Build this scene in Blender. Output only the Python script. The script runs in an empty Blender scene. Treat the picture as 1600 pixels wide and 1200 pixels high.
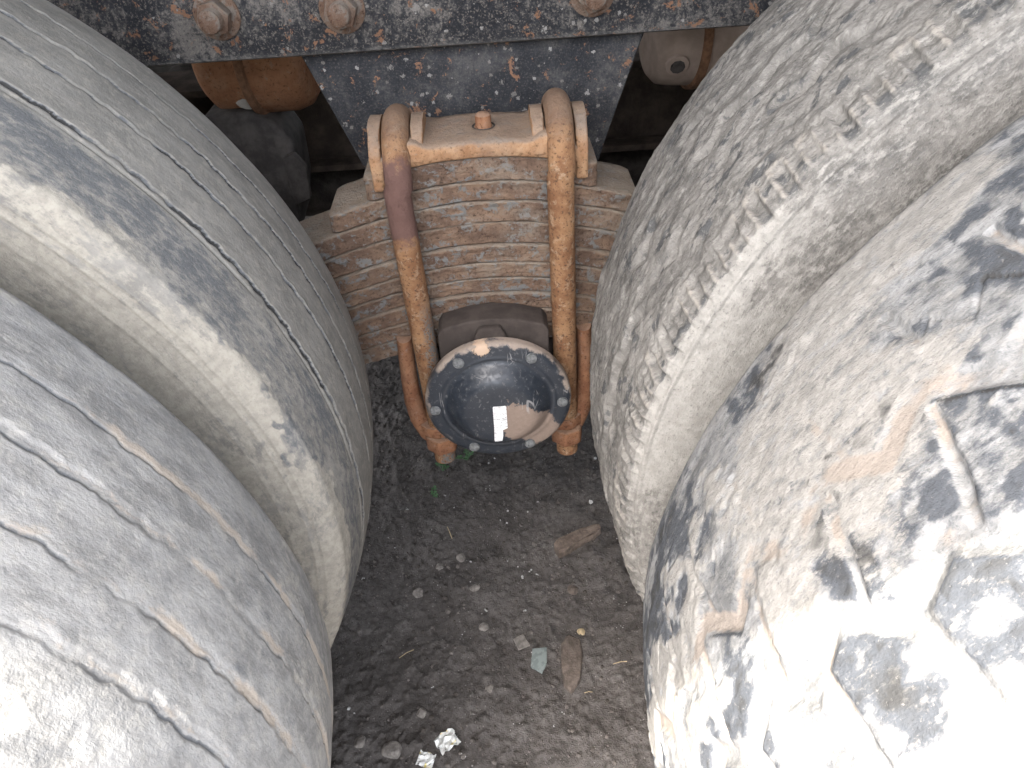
import bpy, bmesh, math, random
import numpy as np
from mathutils import Vector, Matrix
random.seed(7); RNG = np.random.default_rng(11)
S = bpy.context.scene
R_ = math.radians

# ------------------------------------------------------------------ camera
PITCH, ROLL = R_(38.92), R_(3.9)
CAM_Z = 1.085
fw = Vector((0, math.cos(PITCH), -math.sin(PITCH))); rt = Vector((1, 0, 0)); dn = fw.cross(rt)
ix = math.cos(ROLL)*rt + math.sin(ROLL)*dn
iy = -math.sin(ROLL)*rt + math.cos(ROLL)*dn
cd = bpy.data.cameras.new('camera'); cam = bpy.data.objects.new('camera', cd); S.collection.objects.link(cam)
m = Matrix((( ix.x, -iy.x, -fw.x, 0), (ix.y, -iy.y, -fw.y, 0), (ix.z, -iy.z, -fw.z, 0), (0, 0, 0, 1)))
m.translation = Vector((0, 0, CAM_Z)); cam.matrix_world = m
cd.sensor_width = 36; cd.lens = 1150/1600*36; cd.clip_start = 0.01; cd.clip_end = 500
S.camera = cam
S.cycles.max_bounces = 6; S.cycles.diffuse_bounces = 4

# ------------------------------------------------------------------ sky, sun, exposure
to_sun = Vector((-0.30, -0.27, 0.915)).normalized()
elev = math.asin(to_sun.z); azim = math.atan2(to_sun.x, to_sun.y)
w = bpy.data.worlds.new('World'); S.world = w; w.use_nodes = True
nt = w.node_tree; nt.nodes.clear()
sky = nt.nodes.new('ShaderNodeTexSky'); sky.sky_type = 'NISHITA'; sky.sun_disc = False
sky.sun_elevation = elev; sky.sun_rotation = azim; sky.dust_density = 6.0; sky.air_density = 1.0; sky.ozone_density = 0.6   # hazy, pale sky
bg = nt.nodes.new('ShaderNodeBackground'); bg.inputs[1].default_value = 0.15
wo = nt.nodes.new('ShaderNodeOutputWorld')
hz = nt.nodes.new('ShaderNodeHueSaturation'); hz.inputs['Saturation'].default_value = 0.5   # hazy white sky all round
nt.links.new(sky.outputs[0], hz.inputs['Color']); nt.links.new(hz.outputs[0], bg.inputs[0]); nt.links.new(bg.outputs[0], wo.inputs[0])
sd = bpy.data.lights.new('sun', 'SUN'); sd.energy = 2.0; sd.angle = R_(0.8); sd.color = (1, 0.95, 0.88)
so = bpy.data.objects.new('sun', sd); S.collection.objects.link(so)
so.rotation_euler = to_sun.to_track_quat('Z', 'Y').to_euler()
S.view_settings.view_transform = 'Standard'; S.view_settings.look = 'None'
S.view_settings.exposure = 3.2; S.view_settings.gamma = 1.0; S.view_settings.use_curve_mapping = False

COL = S.collection
# ------------------------------------------------------------------ tagging helpers
def tag(o, label=None, cat=None, group=None, kind=None):
    if label: o['label'] = label
    if cat: o['category'] = cat
    if group: o['group'] = group
    if kind: o['kind'] = kind
    return o
def empty(name, loc):
    o = bpy.data.objects.new(name, None); o.location = loc; o.empty_display_size = 0.05
    COL.objects.link(o); return o
def link(name, me, mat, parent=None, loc=(0, 0, 0), rot=(0, 0, 0)):
    o = bpy.data.objects.new(name, me); COL.objects.link(o)
    if mat is not None and not me.materials: me.materials.append(mat)
    if parent is not None:
        o.parent = parent
        p = parent; off = Vector((0, 0, 0))
        while p is not None: off += p.location; p = p.parent
        o.location = Vector(loc) - off
    else: o.location = loc
    o.rotation_euler = rot
    return o                                   # loc is always given in world metres (parents are never rotated)

# ------------------------------------------------------------------ node material helper
class NM:
    def __init__(s, name):
        s.m = bpy.data.materials.new(name); s.m.use_nodes = True; s.t = s.m.node_tree; s.t.nodes.clear()
        s.out = s.n('ShaderNodeOutputMaterial'); s.p = s.n('ShaderNodeBsdfPrincipled')
        s.l(s.p.outputs[0], s.out.inputs[0]); s.co = None
    def n(s, k): return s.t.nodes.new(k)
    def l(s, a, b): s.t.links.new(a, b)
    def sock(s, i, v):
        if hasattr(v, 'is_output'): s.l(v, i)
        elif isinstance(v, (tuple, list)) and i.type == 'RGBA': i.default_value = (*v[:3], 1)
        else: i.default_value = v
    def coord(s, kind='Object', scale=(1, 1, 1), rot=(0, 0, 0)):
        if kind == 'UV':
            c = s.n('ShaderNodeUVMap'); o = c.outputs[0]
        else:
            c = s.n('ShaderNodeTexCoord'); o = c.outputs[kind]
        if scale != (1, 1, 1) or rot != (0, 0, 0):
            mp = s.n('ShaderNodeMapping'); mp.inputs['Scale'].default_value = scale; mp.inputs['Rotation'].default_value = rot
            s.l(o, mp.inputs[0]); o = mp.outputs[0]
        return o
    def noise(s, co, scale, detail=6, rough=0.6, dist=0.0):
        n = s.n('ShaderNodeTexNoise'); s.l(co, n.inputs['Vector'])
        n.inputs['Scale'].default_value = scale; n.inputs['Detail'].default_value = min(detail, max(1.0, math.log2(2600/scale)))
        n.inputs['Roughness'].default_value = rough; n.inputs['Distortion'].default_value = dist
        return n.outputs[0]
    def vor(s, co, scale, feature='F1', out=0):
        n = s.n('ShaderNodeTexVoronoi'); n.feature = feature; s.l(co, n.inputs['Vector']); n.inputs['Scale'].default_value = scale
        return n.outputs[out]
    def step(s, v, a, b, lo=0.0, hi=1.0):
        n = s.n('ShaderNodeMapRange'); n.interpolation_type = 'SMOOTHSTEP'
        s.sock(n.inputs[0], v); n.inputs[1].default_value = a; n.inputs[2].default_value = b
        n.inputs[3].default_value = lo; n.inputs[4].default_value = hi
        return n.outputs[0]
    def math(s, op, a, b=0.0, c=0.0):
        n = s.n('ShaderNodeMath'); n.operation = op; s.sock(n.inputs[0], a); s.sock(n.inputs[1], b)
        if op in ('MULTIPLY_ADD',): s.sock(n.inputs[2], c)
        return n.outputs[0]
    def mix(s, f, a, b, mode='MIX'):
        n = s.n('ShaderNodeMix'); n.data_type = 'RGBA'; n.blend_type = mode
        s.sock(n.inputs[0], f); s.sock(n.inputs[6], a); s.sock(n.inputs[7], b); return n.outputs[2]
    def attr(s, name):
        n = s.n('ShaderNodeAttribute'); n.attribute_name = name; return n.outputs['Fac']
    def sep(s, co):
        n = s.n('ShaderNodeSeparateXYZ'); s.l(co, n.inputs[0]); return n.outputs
    def normal_z(s):
        g = s.n('ShaderNodeNewGeometry'); return s.sep(g.outputs['Normal'])[2]
    def pointy(s):
        g = s.n('ShaderNodeNewGeometry'); return g.outputs['Pointiness']
    def bump(s, h, dist=0.001, strength=1.0, prev=None):
        b = s.n('ShaderNodeBump'); b.inputs['Distance'].default_value = dist; b.inputs['Strength'].default_value = strength
        s.l(h, b.inputs['Height'])
        if prev is not None: s.l(prev, b.inputs['Normal'])
        return b.outputs[0]
    def done(s, col, rough=0.85, normal=None, metallic=0.0, spec=0.3, **k):
        s.sock(s.p.inputs['Base Color'], col); s.sock(s.p.inputs['Roughness'], rough); s.sock(s.p.inputs['Metallic'], metallic)
        s.p.inputs['Specular IOR Level'].default_value = spec
        if normal is not None: s.l(normal, s.p.inputs['Normal'])
        for kk, v in k.items(): s.sock(s.p.inputs[kk], v)
        return s.m

# ------------------------------------------------------------------ materials
def mat_tyre(name, base, dark, dust, fill, rough_bump=0.0008, mott=0.35, speck=0.6):
    m = NM(name); uv = m.coord('UV'); uvs = m.coord('UV', (0.45, 1, 1))
    n1 = m.noise(uvs, 42, 6, 0.68); n2 = m.noise(uv, 520, 3, 0.65); n3 = m.noise(uvs, 150, 5, 0.72); n4 = m.noise(uv, 95, 5, 0.7)
    sc = lambda c, k: tuple(x*k for x in c)
    c = m.mix(m.step(n1, 0.38, 0.62), sc(base, 1-mott), sc(base, 1+mott))
    c = m.mix(m.step(n4, 0.50, 0.64, 0, 0.7), c, m.mix(0.6, base, dust))
    c = m.mix(m.step(n4, 0.32, 0.48, mott*1.7, 0), c, sc(dark, 1.15))
    dk = m.math('ADD', m.attr('dark'), m.math('MULTIPLY', m.math('SUBTRACT', n3, 0.5), 1.9))
    c = m.mix(m.step(dk, 0.32, 0.86, 0, 0.93), c, m.mix(n2, sc(dark, 0.75), sc(dark, 1.35)))
    du = m.math('ADD', m.attr('dust'), m.math('MULTIPLY', m.math('SUBTRACT', n3, 0.5), 2.2))
    c = m.mix(m.step(du, 0.36, 0.78, 0, 0.95), c, m.mix(m.step(n4, 0.35, 0.65), sc(dust, 0.82), sc(dust, 1.06)))
    fi = m.math('ADD', m.attr('fill'), m.math('MULTIPLY', m.math('SUBTRACT', n3, 0.5), 1.2))
    c = m.mix(m.step(fi, 0.35, 0.75, 0, 0.95), c, m.mix(n2, sc(fill, 0.85), sc(fill, 1.12)))
    c = m.mix(m.step(m.attr('dark'), 0.95, 1.25, 0, 0.85), c, (0.045, 0.044, 0.042))      # shade painted near-black into the grooves, also deepening the darkest rubber
    n5 = m.noise(uv, 330, 4, 0.7)
    c = m.mix(m.step(n5, 0.57, 0.70, 0, speck), c, sc(dark, 0.75))
    c = m.mix(m.step(n5, 0.30, 0.41, speck*0.8, 0), c, sc(dust, 1.12))
    b = m.bump(n5, rough_bump*1.2); b = m.bump(n3, rough_bump*2.2, 0.8, b)
    return m.done(c, 0.92, b, spec=0.12)

def mat_rust(name, a, b_, paint, dust, f_paint=(0.5, 0.62), f_dust=0.5, stretch=(0.5, 1, 1), bumpd=0.0012, sc=1.0):
    m = NM(name); o = m.coord('Object', stretch); oo = m.coord('Object')
    n1 = m.noise(o, 38*sc, 8, 0.68); n2 = m.noise(oo, 240*sc, 6, 0.7); n3 = m.noise(o, 75*sc, 8, 0.7, 0.4); n4 = m.noise(o, 22*sc, 6, 0.65)
    c = m.mix(m.step(n1, 0.34, 0.66), a, b_)
    c = m.mix(m.step(n2, 0.30, 0.46, 0.75, 0), c, tuple(x*0.28 for x in a))
    c = m.mix(m.step(m.math('ADD', n3, m.math('MULTIPLY', m.math('SUBTRACT', n2, 0.5), 0.35)), *f_paint), c, paint)
    nz = m.step(m.normal_z(), 0.2, 0.9)
    d = m.math('ADD', m.step(m.math('ADD', n4, m.math('MULTIPLY', m.math('SUBTRACT', n2, 0.5), 0.3)), 0.45, 0.7, 0, f_dust), m.math('MULTIPLY', nz, 0.55))
    c = m.mix(m.math('MINIMUM', d, 0.92), c, dust)
    b = m.bump(n2, bumpd); b = m.bump(n3, bumpd*2.5, 0.8, b)
    return m.done(c, 0.9, b, spec=0.2)

def mat_black_paint(name, dusty=0.5, seed=0.0):
    m = NM(name); o = m.coord('Object')
    n1 = m.noise(o, 16, 6, 0.68); n2 = m.noise(o, 130, 5, 0.75); n3 = m.noise(o, 52, 5, 0.68, 0.6); n4 = m.noise(o, 420, 3, 0.65)
    c = m.mix(m.step(n1, 0.4, 0.65), (0.017, 0.018, 0.021), (0.034, 0.035, 0.038))
    pat = m.math('ADD', n1, m.math('MULTIPLY', m.math('SUBTRACT', n2, 0.5), 1.1))
    c = m.mix(m.step(pat, 0.44, 0.74, 0, dusty), c, (0.185, 0.168, 0.148))
    c = m.mix(m.step(n4, 0.53, 0.68, 0, dusty*0.9), c, (0.21, 0.185, 0.16))
    c = m.mix(m.step(n4, 0.30, 0.44, 0.7, 0), c, (0.014, 0.015, 0.018))
    chips = None
    for sc_, th in ((75, 0.90), (150, 0.80)):
        wob = m.math('MULTIPLY', m.math('SUBTRACT', n4, 0.5), 1.1)
        v = m.vor(o, sc_); rnd = m.vor(o, sc_, out=1); rs = m.sep(rnd)
        size = m.step(rs[1], 0.0, 1.0, 0.06, 0.34)
        k = m.math('MULTIPLY', m.step(m.math('SUBTRACT', m.math('ADD', v, wob), size), -0.04, 0.04, 1, 0), m.step(rs[0], th, th+0.01))
        c = m.mix(m.math('MULTIPLY', k, 0.75), c, m.mix(rs[2], (0.15, 0.135, 0.12), (0.32, 0.305, 0.285))); chips = k if chips is None else m.math('MAXIMUM', chips, k)
    rust = m.step(m.math('ADD', n3, m.math('MULTIPLY', m.math('SUBTRACT', n4, 0.5), 0.22)), 0.595, 0.645)
    c = m.mix(rust, c, m.mix(n2, (0.10, 0.050, 0.033), (0.26, 0.145, 0.085)))
    low = m.math('MULTIPLY', m.step(m.normal_z(), -0.85, -0.15, 0.75, 0), m.step(n2, 0.30, 0.55))
    c = m.mix(low, c, (0.30, 0.29, 0.27))
    b = m.bump(n2, 0.0012); b = m.bump(n4, 0.0008, 1, b); b = m.bump(chips, 0.0006, 1, b)
    return m.done(c, m.step(n2, 0.4, 0.65, 0.5, 0.9), b, spec=0.22)

def mat_plain(name, col, rough=0.9, var=0.25, sc=60, bumpd=0.001, spec=0.25):
    m = NM(name); o = m.coord('Object'); n = m.noise(o, sc, 7, 0.65); n2 = m.noise(o, sc*6, 4, 0.6)
    c = m.mix(m.step(n, 0.35, 0.68), tuple(x*(1-var) for x in col), tuple(x*(1+var) for x in col))
    return m.done(c, rough, m.bump(n2, bumpd*0.6, 1, m.bump(n, bumpd)), spec=spec)

M = {}
M['tyre_left_inner'] = mat_tyre('dusty_ribbed_rubber', (0.250, 0.240, 0.218), (0.120, 0.125, 0.130), (0.375, 0.350, 0.300), (0.31, 0.285, 0.25), 0.0004, 0.12, 0.26)
M['tyre_left_outer'] = mat_tyre('grey_ribbed_rubber', (0.300, 0.297, 0.287), (0.165, 0.172, 0.180), (0.43, 0.415, 0.38), (0.41, 0.36, 0.305), 0.0004, 0.20, 0.26)
M['tyre_right_inner'] = mat_tyre('mud_caked_rubber', (0.185, 0.174, 0.158), (0.072, 0.073, 0.073), (0.315, 0.300, 0.272), (0.30, 0.275, 0.24), 0.0009, 0.24, 0.46)
M['tyre_right_outer'] = mat_tyre('muddy_block_rubber', (0.190, 0.190, 0.187), (0.058, 0.063, 0.071), (0.262, 0.250, 0.230), (0.245, 0.212, 0.182), 0.0006, 0.32, 0.38)
M['leaf'] = mat_rust('rusty_leaf_steel', (0.100, 0.064, 0.046), (0.185, 0.122, 0.083), (0.145, 0.142, 0.135), (0.245, 0.205, 0.160), (0.53, 0.60), 0.45, (0.8, 1, 1), 0.0018)
M['pad'] = mat_rust('rusty_clamp_pad_steel', (0.27, 0.145, 0.075), (0.39, 0.240, 0.135), (0.17, 0.16, 0.15), (0.215, 0.190, 0.163), (0.62, 0.72), 0.3, (1, 1, 1))
M['seat'] = mat_plain('brown_dusty_casting', (0.056, 0.045, 0.039), 0.92, 0.2, 40, 0.0006)
M['arm'] = mat_rust('orange_rust_casting', (0.19, 0.085, 0.046), (0.28, 0.14, 0.075), (0.25, 0.16, 0.12), (0.30, 0.21, 0.15), (0.6, 0.7), 0.2, (1, 1, 1))
M['rail'] = mat_black_paint('chipped_black_rail_paint', 0.62)
M['plate'] = mat_black_paint('chipped_black_bracket_paint', 0.22)
M['rail_bolt'] = mat_rust('dusty_rusted_bolt', (0.105, 0.062, 0.042), (0.16, 0.108, 0.078), (0.14, 0.118, 0.10), (0.16, 0.135, 0.112), (0.5, 0.6), 0.5, (1, 1, 1))
M['chamber_orange'] = mat_rust('rusted_brake_chamber', (0.23, 0.105, 0.052), (0.30, 0.150, 0.078), (0.25, 0.17, 0.12), (0.30, 0.20, 0.14), (0.6, 0.7), 0.35, (1, 1, 1), 0.0006)
M['chamber_beige'] = mat_plain('dusty_beige_brake_chamber', (0.33, 0.255, 0.205), 0.9, 0.15, 30, 0.0005)
M['band'] = mat_plain('rusty_clamp_band', (0.17, 0.09, 0.05), 0.9, 0.3, 90)
M['under'] = mat_plain('dirty_underbody_steel', (0.075, 0.058, 0.047), 0.92, 0.35, 25, 0.002)
M['dark_cast'] = mat_plain('dark_greasy_casting', (0.055, 0.048, 0.043), 0.75, 0.4, 30, 0.002)
M['body'] = mat_plain('dull_body_steel', (0.13, 0.12, 0.11), 0.8, 0.2, 8)
M['rim'] = mat_plain('dusty_wheel_steel', (0.25, 0.23, 0.20), 0.85, 0.2, 20)
M['far_rubber'] = mat_plain('far_dusty_rubber', (0.09, 0.085, 0.078), 0.92, 0.2, 20)
M['stone_grey'] = mat_plain('grey_stone', (0.20, 0.18, 0.16), 0.95, 0.3, 120, 0.001)
M['stone_brown'] = mat_plain('brown_stone', (0.115, 0.092, 0.076), 0.95, 0.3, 90, 0.0015)
M['wood'] = mat_plain('weathered_wood', (0.15, 0.115, 0.092), 0.95, 0.35, 60, 0.002)
M['red'] = mat_plain('red_plastic', (0.50, 0.10, 0.045), 0.6, 0.2, 100)
M['clover'] = mat_plain('clover_green', (0.085, 0.17, 0.075), 0.6, 0.25, 80)
M['straw'] = mat_plain('dry_straw', (0.42, 0.33, 0.2), 0.8, 0.2, 80)

def mat_bolt(name, scuff):
    m = NM(name); o = m.coord('Object'); z = m.sep(o)[2]
    n1 = m.noise(o, 30, 7, 0.65); n2 = m.noise(o, 260, 6, 0.72); n3 = m.noise(o, 90, 7, 0.7)
    c = m.mix(m.step(n1, 0.35, 0.66), (0.175, 0.085, 0.042), (0.30, 0.170, 0.088))
    c = m.mix(m.step(n3, 0.52, 0.68, 0, 0.8), c, (0.36, 0.255, 0.165))
    c = m.mix(m.step(n2, 0.34, 0.47, 0.85, 0), c, (0.075, 0.042, 0.027))
    zz = m.math('ADD', z, m.math('MULTIPLY', m.math('SUBTRACT', n3, 0.5), 0.05))
    if scuff:   # a section worn to smooth purple-brown metal, grey paint left lower down
        c = m.mix(m.math('MULTIPLY', m.step(zz, 0.672, 0.690), m.step(zz, 0.765, 0.785, 1, 0)), c, m.mix(n1, (0.100, 0.056, 0.046), (0.155, 0.090, 0.074)))
        xs = m.math('ADD', m.sep(o)[0], m.math('MULTIPLY', m.math('SUBTRACT', n3, 0.5), 0.03))
        low = m.math('MULTIPLY', m.step(zz, 0.545, 0.62, 1, 0), m.step(xs, 0.001, 0.006))
        c = m.mix(m.math('MULTIPLY', low, m.step(n2, 0.40, 0.55)), c, (0.115, 0.115, 0.110))
    c = m.mix(m.step(zz, 0.775, 0.815, 0, 0.75), c, (0.185, 0.130, 0.095))
    b = m.bump(n2, 0.0016); b = m.bump(n3, 0.0020, 0.8, b)
    return m.done(c, 0.88, b, spec=0.2)
M['bolt_scuffed'] = mat_bolt('rusted_bolt_with_worn_section', True)
M['bolt'] = mat_bolt('pitted_orange_rust_bolt', False)

def mat_cap():
    m = NM('scratched_black_cover_paint'); o = m.coord('Object'); s = m.sep(o)
    n1 = m.noise(o, 40, 6, 0.65); n2 = m.noise(o, 190, 6, 0.7); n3 = m.noise(o, 26, 6, 0.7)
    c = m.mix(n1, (0.012, 0.016, 0.023), (0.028, 0.034, 0.043))
    c = m.mix(m.step(n2, 0.54, 0.72, 0, 0.5), c, (0.17, 0.165, 0.16))
    # dried mud splash right of the sticker, ragged
    dx = m.math('DIVIDE', m.math('SUBTRACT', m.math('ADD', s[0], m.math('MULTIPLY', s[2], 0.45)), 0.026), 0.034)
    dz = m.math('DIVIDE', m.math('SUBTRACT', s[2], -0.030), 0.054)
    d = m.math('SQRT', m.math('ADD', m.math('MULTIPLY', dx, dx), m.math('MULTIPLY', dz, dz)))
    d = m.math('ADD', d, m.math('MULTIPLY', m.math('SUBTRACT', n3, 0.5), 0.9)); d = m.math('ADD', d, m.math('MULTIPLY', m.math('SUBTRACT', n2, 0.5), 0.5))
    mud = m.step(d, 0.90, 0.98, 1, 0)
    c = m.mix(mud, c, m.mix(n2, (0.17, 0.125, 0.098), (0.29, 0.22, 0.175)))
    # bare chip at the top of the flange and dusty outer rim
    r = m.math('SQRT', m.math('ADD', m.math('MULTIPLY', s[0], s[0]), m.math('MULTIPLY', s[2], s[2])))
    rim = m.step(m.math('ADD', r, m.math('MULTIPLY', m.math('SUBTRACT', n3, 0.5), 0.035)), 0.0905, 0.0940)
    rim = m.math('MULTIPLY', rim, m.step(m.math('ADD', m.noise(o, 14, 4, 0.6), m.math('MULTIPLY', s[2], 2.0)), 0.46, 0.60, 0.08, 1))
    c = m.mix(m.math('MULTIPLY', rim, 0.9), c, m.mix(n2, (0.24, 0.19, 0.155), (0.38, 0.31, 0.25)))
    cx = m.math('SUBTRACT', s[0], -0.016); cz = m.math('SUBTRACT', s[2], 0.087)
    dd = m.math('ADD', m.math('SQRT', m.math('ADD', m.math('MULTIPLY', cx, cx), m.math('MULTIPLY', cz, cz))), m.math('MULTIPLY', m.math('SUBTRACT', n2, 0.5), 0.022))
    chip = m.step(dd, 0.0085, 0.0105, 1, 0)
    c = m.mix(chip, c, (0.48, 0.35, 0.25))
    # hair scratches
    sc = m.coord('Object', (1, 1, 0.16), (0, R_(38), 0)); v = m.vor(sc, 75, 'DISTANCE_TO_EDGE'); gate = m.step(m.noise(o, 34, 3, 0.5), 0.56, 0.64)
    scr = m.math('MULTIPLY', m.step(v, 0.006, 0.018, 1, 0), gate)
    c = m.mix(m.math('MULTIPLY', scr, 0.55), c, (0.36, 0.35, 0.34))
    rough = m.math('MAXIMUM', m.step(n2, 0.35, 0.65, 0.30, 0.62), m.math('MULTIPLY', m.math('MAXIMUM', mud, rim), 0.9))
    b = m.bump(n1, 0.0006, 0.5); b = m.bump(m.math('ADD', mud, chip), 0.0006, 1, b); b = m.bump(n2, 0.00025, 0.6, b)
    return m.done(c, rough, b, spec=0.55)
M['cap'] = mat_cap()
M['cap_bolt'] = mat_plain('dusty_grey_bolt_head', (0.15, 0.155, 0.155), 0.6, 0.3, 200, 0.0004)
def mat_sticker():
    m = NM('cracked_white_sticker'); o = m.coord('Object', (0.12, 1, 1)); oo = m.coord('Object')
    n = m.noise(o, 330, 5, 0.75, 0.3); n2 = m.noise(oo, 700, 3, 0.6)
    cr = m.step(m.math('ABSOLUTE', m.math('SUBTRACT', n, 0.5)), 0.006, 0.02, 1, 0)
    cr = m.math('MULTIPLY', cr, m.step(m.noise(oo, 120, 3, 0.5), 0.42, 0.52))
    c = m.mix(cr, m.mix(n2, (0.72, 0.72, 0.71), (0.86, 0.86, 0.85)), (0.12, 0.12, 0.12))
    return m.done(c, 0.55, m.bump(n2, 0.0003), spec=0.4)
M['sticker'] = mat_sticker()
def mat_soil():
    m = NM('dark_damp_soil'); o = m.coord('Object')
    n1 = m.noise(o, 9, 7, 0.65); n2 = m.noise(o, 120, 8, 0.75); n3 = m.noise(o, 420, 5, 0.7); v = m.vor(o, 260); rc = m.vor(o, 260, out=1)
    c = m.mix(m.step(n1, 0.36, 0.66), (0.094, 0.085, 0.078), (0.145, 0.132, 0.122))
    c = m.mix(m.step(n2, 0.36, 0.62, 0.7, 0), c, (0.062, 0.054, 0.049))
    c = m.mix(m.step(n3, 0.60, 0.74, 0, 0.6), c, (0.19, 0.165, 0.145))
    g = m.math('MULTIPLY', m.step(v, 0.22, 0.34, 1, 0), m.step(m.sep(rc)[0], 0.90, 0.92))
    c = m.mix(m.math('MULTIPLY', g, 0.8), c, (0.24, 0.225, 0.21))
    b = m.bump(n2, 0.0028); b = m.bump(n3, 0.0016, 1, b); b = m.bump(g, 0.001, 1, b)
    return m.done(c, 0.95, b, spec=0.15)
M['soil'] = mat_soil()
def mat_gravel():
    m = NM('mixed_small_gravel'); o = m.coord('Object'); v = m.vor(o, 45, out=1); s = m.sep(v); n2 = m.noise(o, 300, 4, 0.6)
    c = m.mix(s[0], (0.050, 0.042, 0.036), (0.17, 0.15, 0.135)); c = m.mix(m.step(s[1], 0.93, 0.96), c, (0.46, 0.45, 0.43))
    c = m.mix(m.step(n2, 0.5, 0.65, 0, 0.6), c, (0.07, 0.058, 0.05))
    return m.done(c, 0.95, m.bump(n2, 0.0008), spec=0.2)
M['gravel'] = mat_gravel()
def mat_glass():
    m = NM('dusty_grey_green_glass'); o = m.coord('Object'); n = m.noise(o, 120, 6, 0.65)
    return m.done(m.mix(n, (0.15, 0.175, 0.165), (0.21, 0.235, 0.225)), m.step(n, 0.4, 0.6, 0.12, 0.45), None, spec=0.6)
M['glass'] = mat_glass()
def mat_foil():
    m = NM('crumpled_white_wrapper'); o = m.coord('Object'); n = m.noise(o, 70, 3, 0.5); n2 = m.noise(o, 180, 4, 0.6)
    c = m.mix(m.step(n, 0.62, 0.66), (0.62, 0.62, 0.59), (0.60, 0.50, 0.16)); c = m.mix(m.step(n2, 0.62, 0.68), c, (0.10, 0.10, 0.10))
    return m.done(c, 0.35, m.bump(n2, 0.0006), spec=0.5)
M['foil'] = mat_foil()

# ------------------------------------------------------------------ numpy noise + grid meshes
TAB = RNG.random((256, 256))
def vnoise(u, v, seed=0):
    u = u + seed*17.31; v = v + seed*9.77
    i = np.floor(u).astype(int); j = np.floor(v).astype(int); fu = u-i; fv = v-j
    fu = fu*fu*(3-2*fu); fv = fv*fv*(3-2*fv)
    a = TAB[i % 256, j % 256]; b = TAB[(i+1) % 256, j % 256]; c = TAB[i % 256, (j+1) % 256]; d = TAB[(i+1) % 256, (j+1) % 256]
    return (a*(1-fu)+b*fu)*(1-fv)+(c*(1-fu)+d*fu)*fv
def fbm(u, v, seed=0, oc=5, g=0.55):
    s = 0; a = 1; t = 0
    for k in range(oc):
        s = s+a*vnoise(u*2**k, v*2**k, seed+k*3); t += a; a *= g
    return s/t
def sstep(x, a, b):
    t = np.clip((x-a)/(b-a), 0, 1); return t*t*(3-2*t)
def tri(x): return 2*np.abs(2*(x-np.floor(x+0.5)))-1

def grid_mesh(name, V, attrs=None, uv=None, normals=None, closed=False):
    a, b, _ = V.shape
    idx = np.arange(a*b).reshape(a, b)
    if closed: idx = np.vstack([idx, idx[:1]])
    q = np.stack([idx[:-1, :-1], idx[1:, :-1], idx[1:, 1:], idx[:-1, 1:]], -1).reshape(-1, 4)
    me = bpy.data.meshes.new(name); me.vertices.add(a*b); me.vertices.foreach_set('co', V.reshape(-1).astype(np.float32))
    me.loops.add(q.size); me.loops.foreach_set('vertex_index', q.reshape(-1).astype(np.int32))
    me.polygons.add(len(q)); me.polygons.foreach_set('loop_start', np.arange(0, q.size, 4, dtype=np.int32))
    me.update(calc_edges=True)
    me.polygons.foreach_set('use_smooth', np.ones(len(q), dtype=bool))
    for k, v in (attrs or {}).items():
        at = me.attributes.new(k, 'FLOAT', 'POINT'); at.data.foreach_set('value', v.reshape(-1).astype(np.float32))
    if uv is not None:
        ul = me.uv_layers.new(name='UVMap'); ul.data.foreach_set('uv', uv.reshape(-1, 2)[q.reshape(-1)].reshape(-1).astype(np.float32))
    if normals is not None: me.normals_split_custom_set_from_vertices(normals.reshape(-1, 3).tolist())
    return me

# ------------------------------------------------------------------ bmesh helpers
def bm_mesh(name, bm, smooth=False, angle=None):
    me = bpy.data.meshes.new(name); bmesh.ops.recalc_face_normals(bm, faces=bm.faces); bm.to_mesh(me); bm.free()
    if smooth:
        for p in me.polygons: p.use_smooth = True
        if angle: me.set_sharp_from_angle(angle=R_(angle))
    return me
def box_mesh(name, x0, x1, y0, y1, z0, z1, bev=0.0, seg=2):
    bm = bmesh.new(); bmesh.ops.create_cube(bm, size=1)
    for v in bm.verts: v.co = Vector((x0+(v.co.x+.5)*(x1-x0), y0+(v.co.y+.5)*(y1-y0), z0+(v.co.z+.5)*(z1-z0)))
    if bev: bmesh.ops.bevel(bm, geom=bm.edges[:], offset=bev, segments=seg, affect='EDGES', profile=0.6)
    return bm_mesh(name, bm, True, 40)
def prism_mesh(name, pts, axis, a, b, bev=0.0, seg=2, jit=0.0):
    """pts: 2D outline; axis 'y' -> (x,z) outline extruded in y, 'z' -> (x,y), 'x' -> (y,z)"""
    bm = bmesh.new()
    def P(p, t): return {'y': (p[0], t, p[1]), 'z': (p[0], p[1], t), 'x': (t, p[0], p[1])}[axis]
    lo = [bm.verts.new(P(p, a)) for p in pts]; hi = [bm.verts.new(P(p, b)) for p in pts]; n = len(pts)
    bm.faces.new(lo); bm.faces.new(hi[::-1])
    for i in range(n): bm.faces.new((lo[i], lo[(i+1) % n], hi[(i+1) % n], hi[i]))
    if bev: bmesh.ops.bevel(bm, geom=bm.edges[:], offset=bev, segments=seg, affect='EDGES', profile=0.6)
    if jit:
        for v in bm.verts: v.co += Vector([random.uniform(-jit, jit) for _ in range(3)])
    return bm_mesh(name, bm, True, 35)
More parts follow.
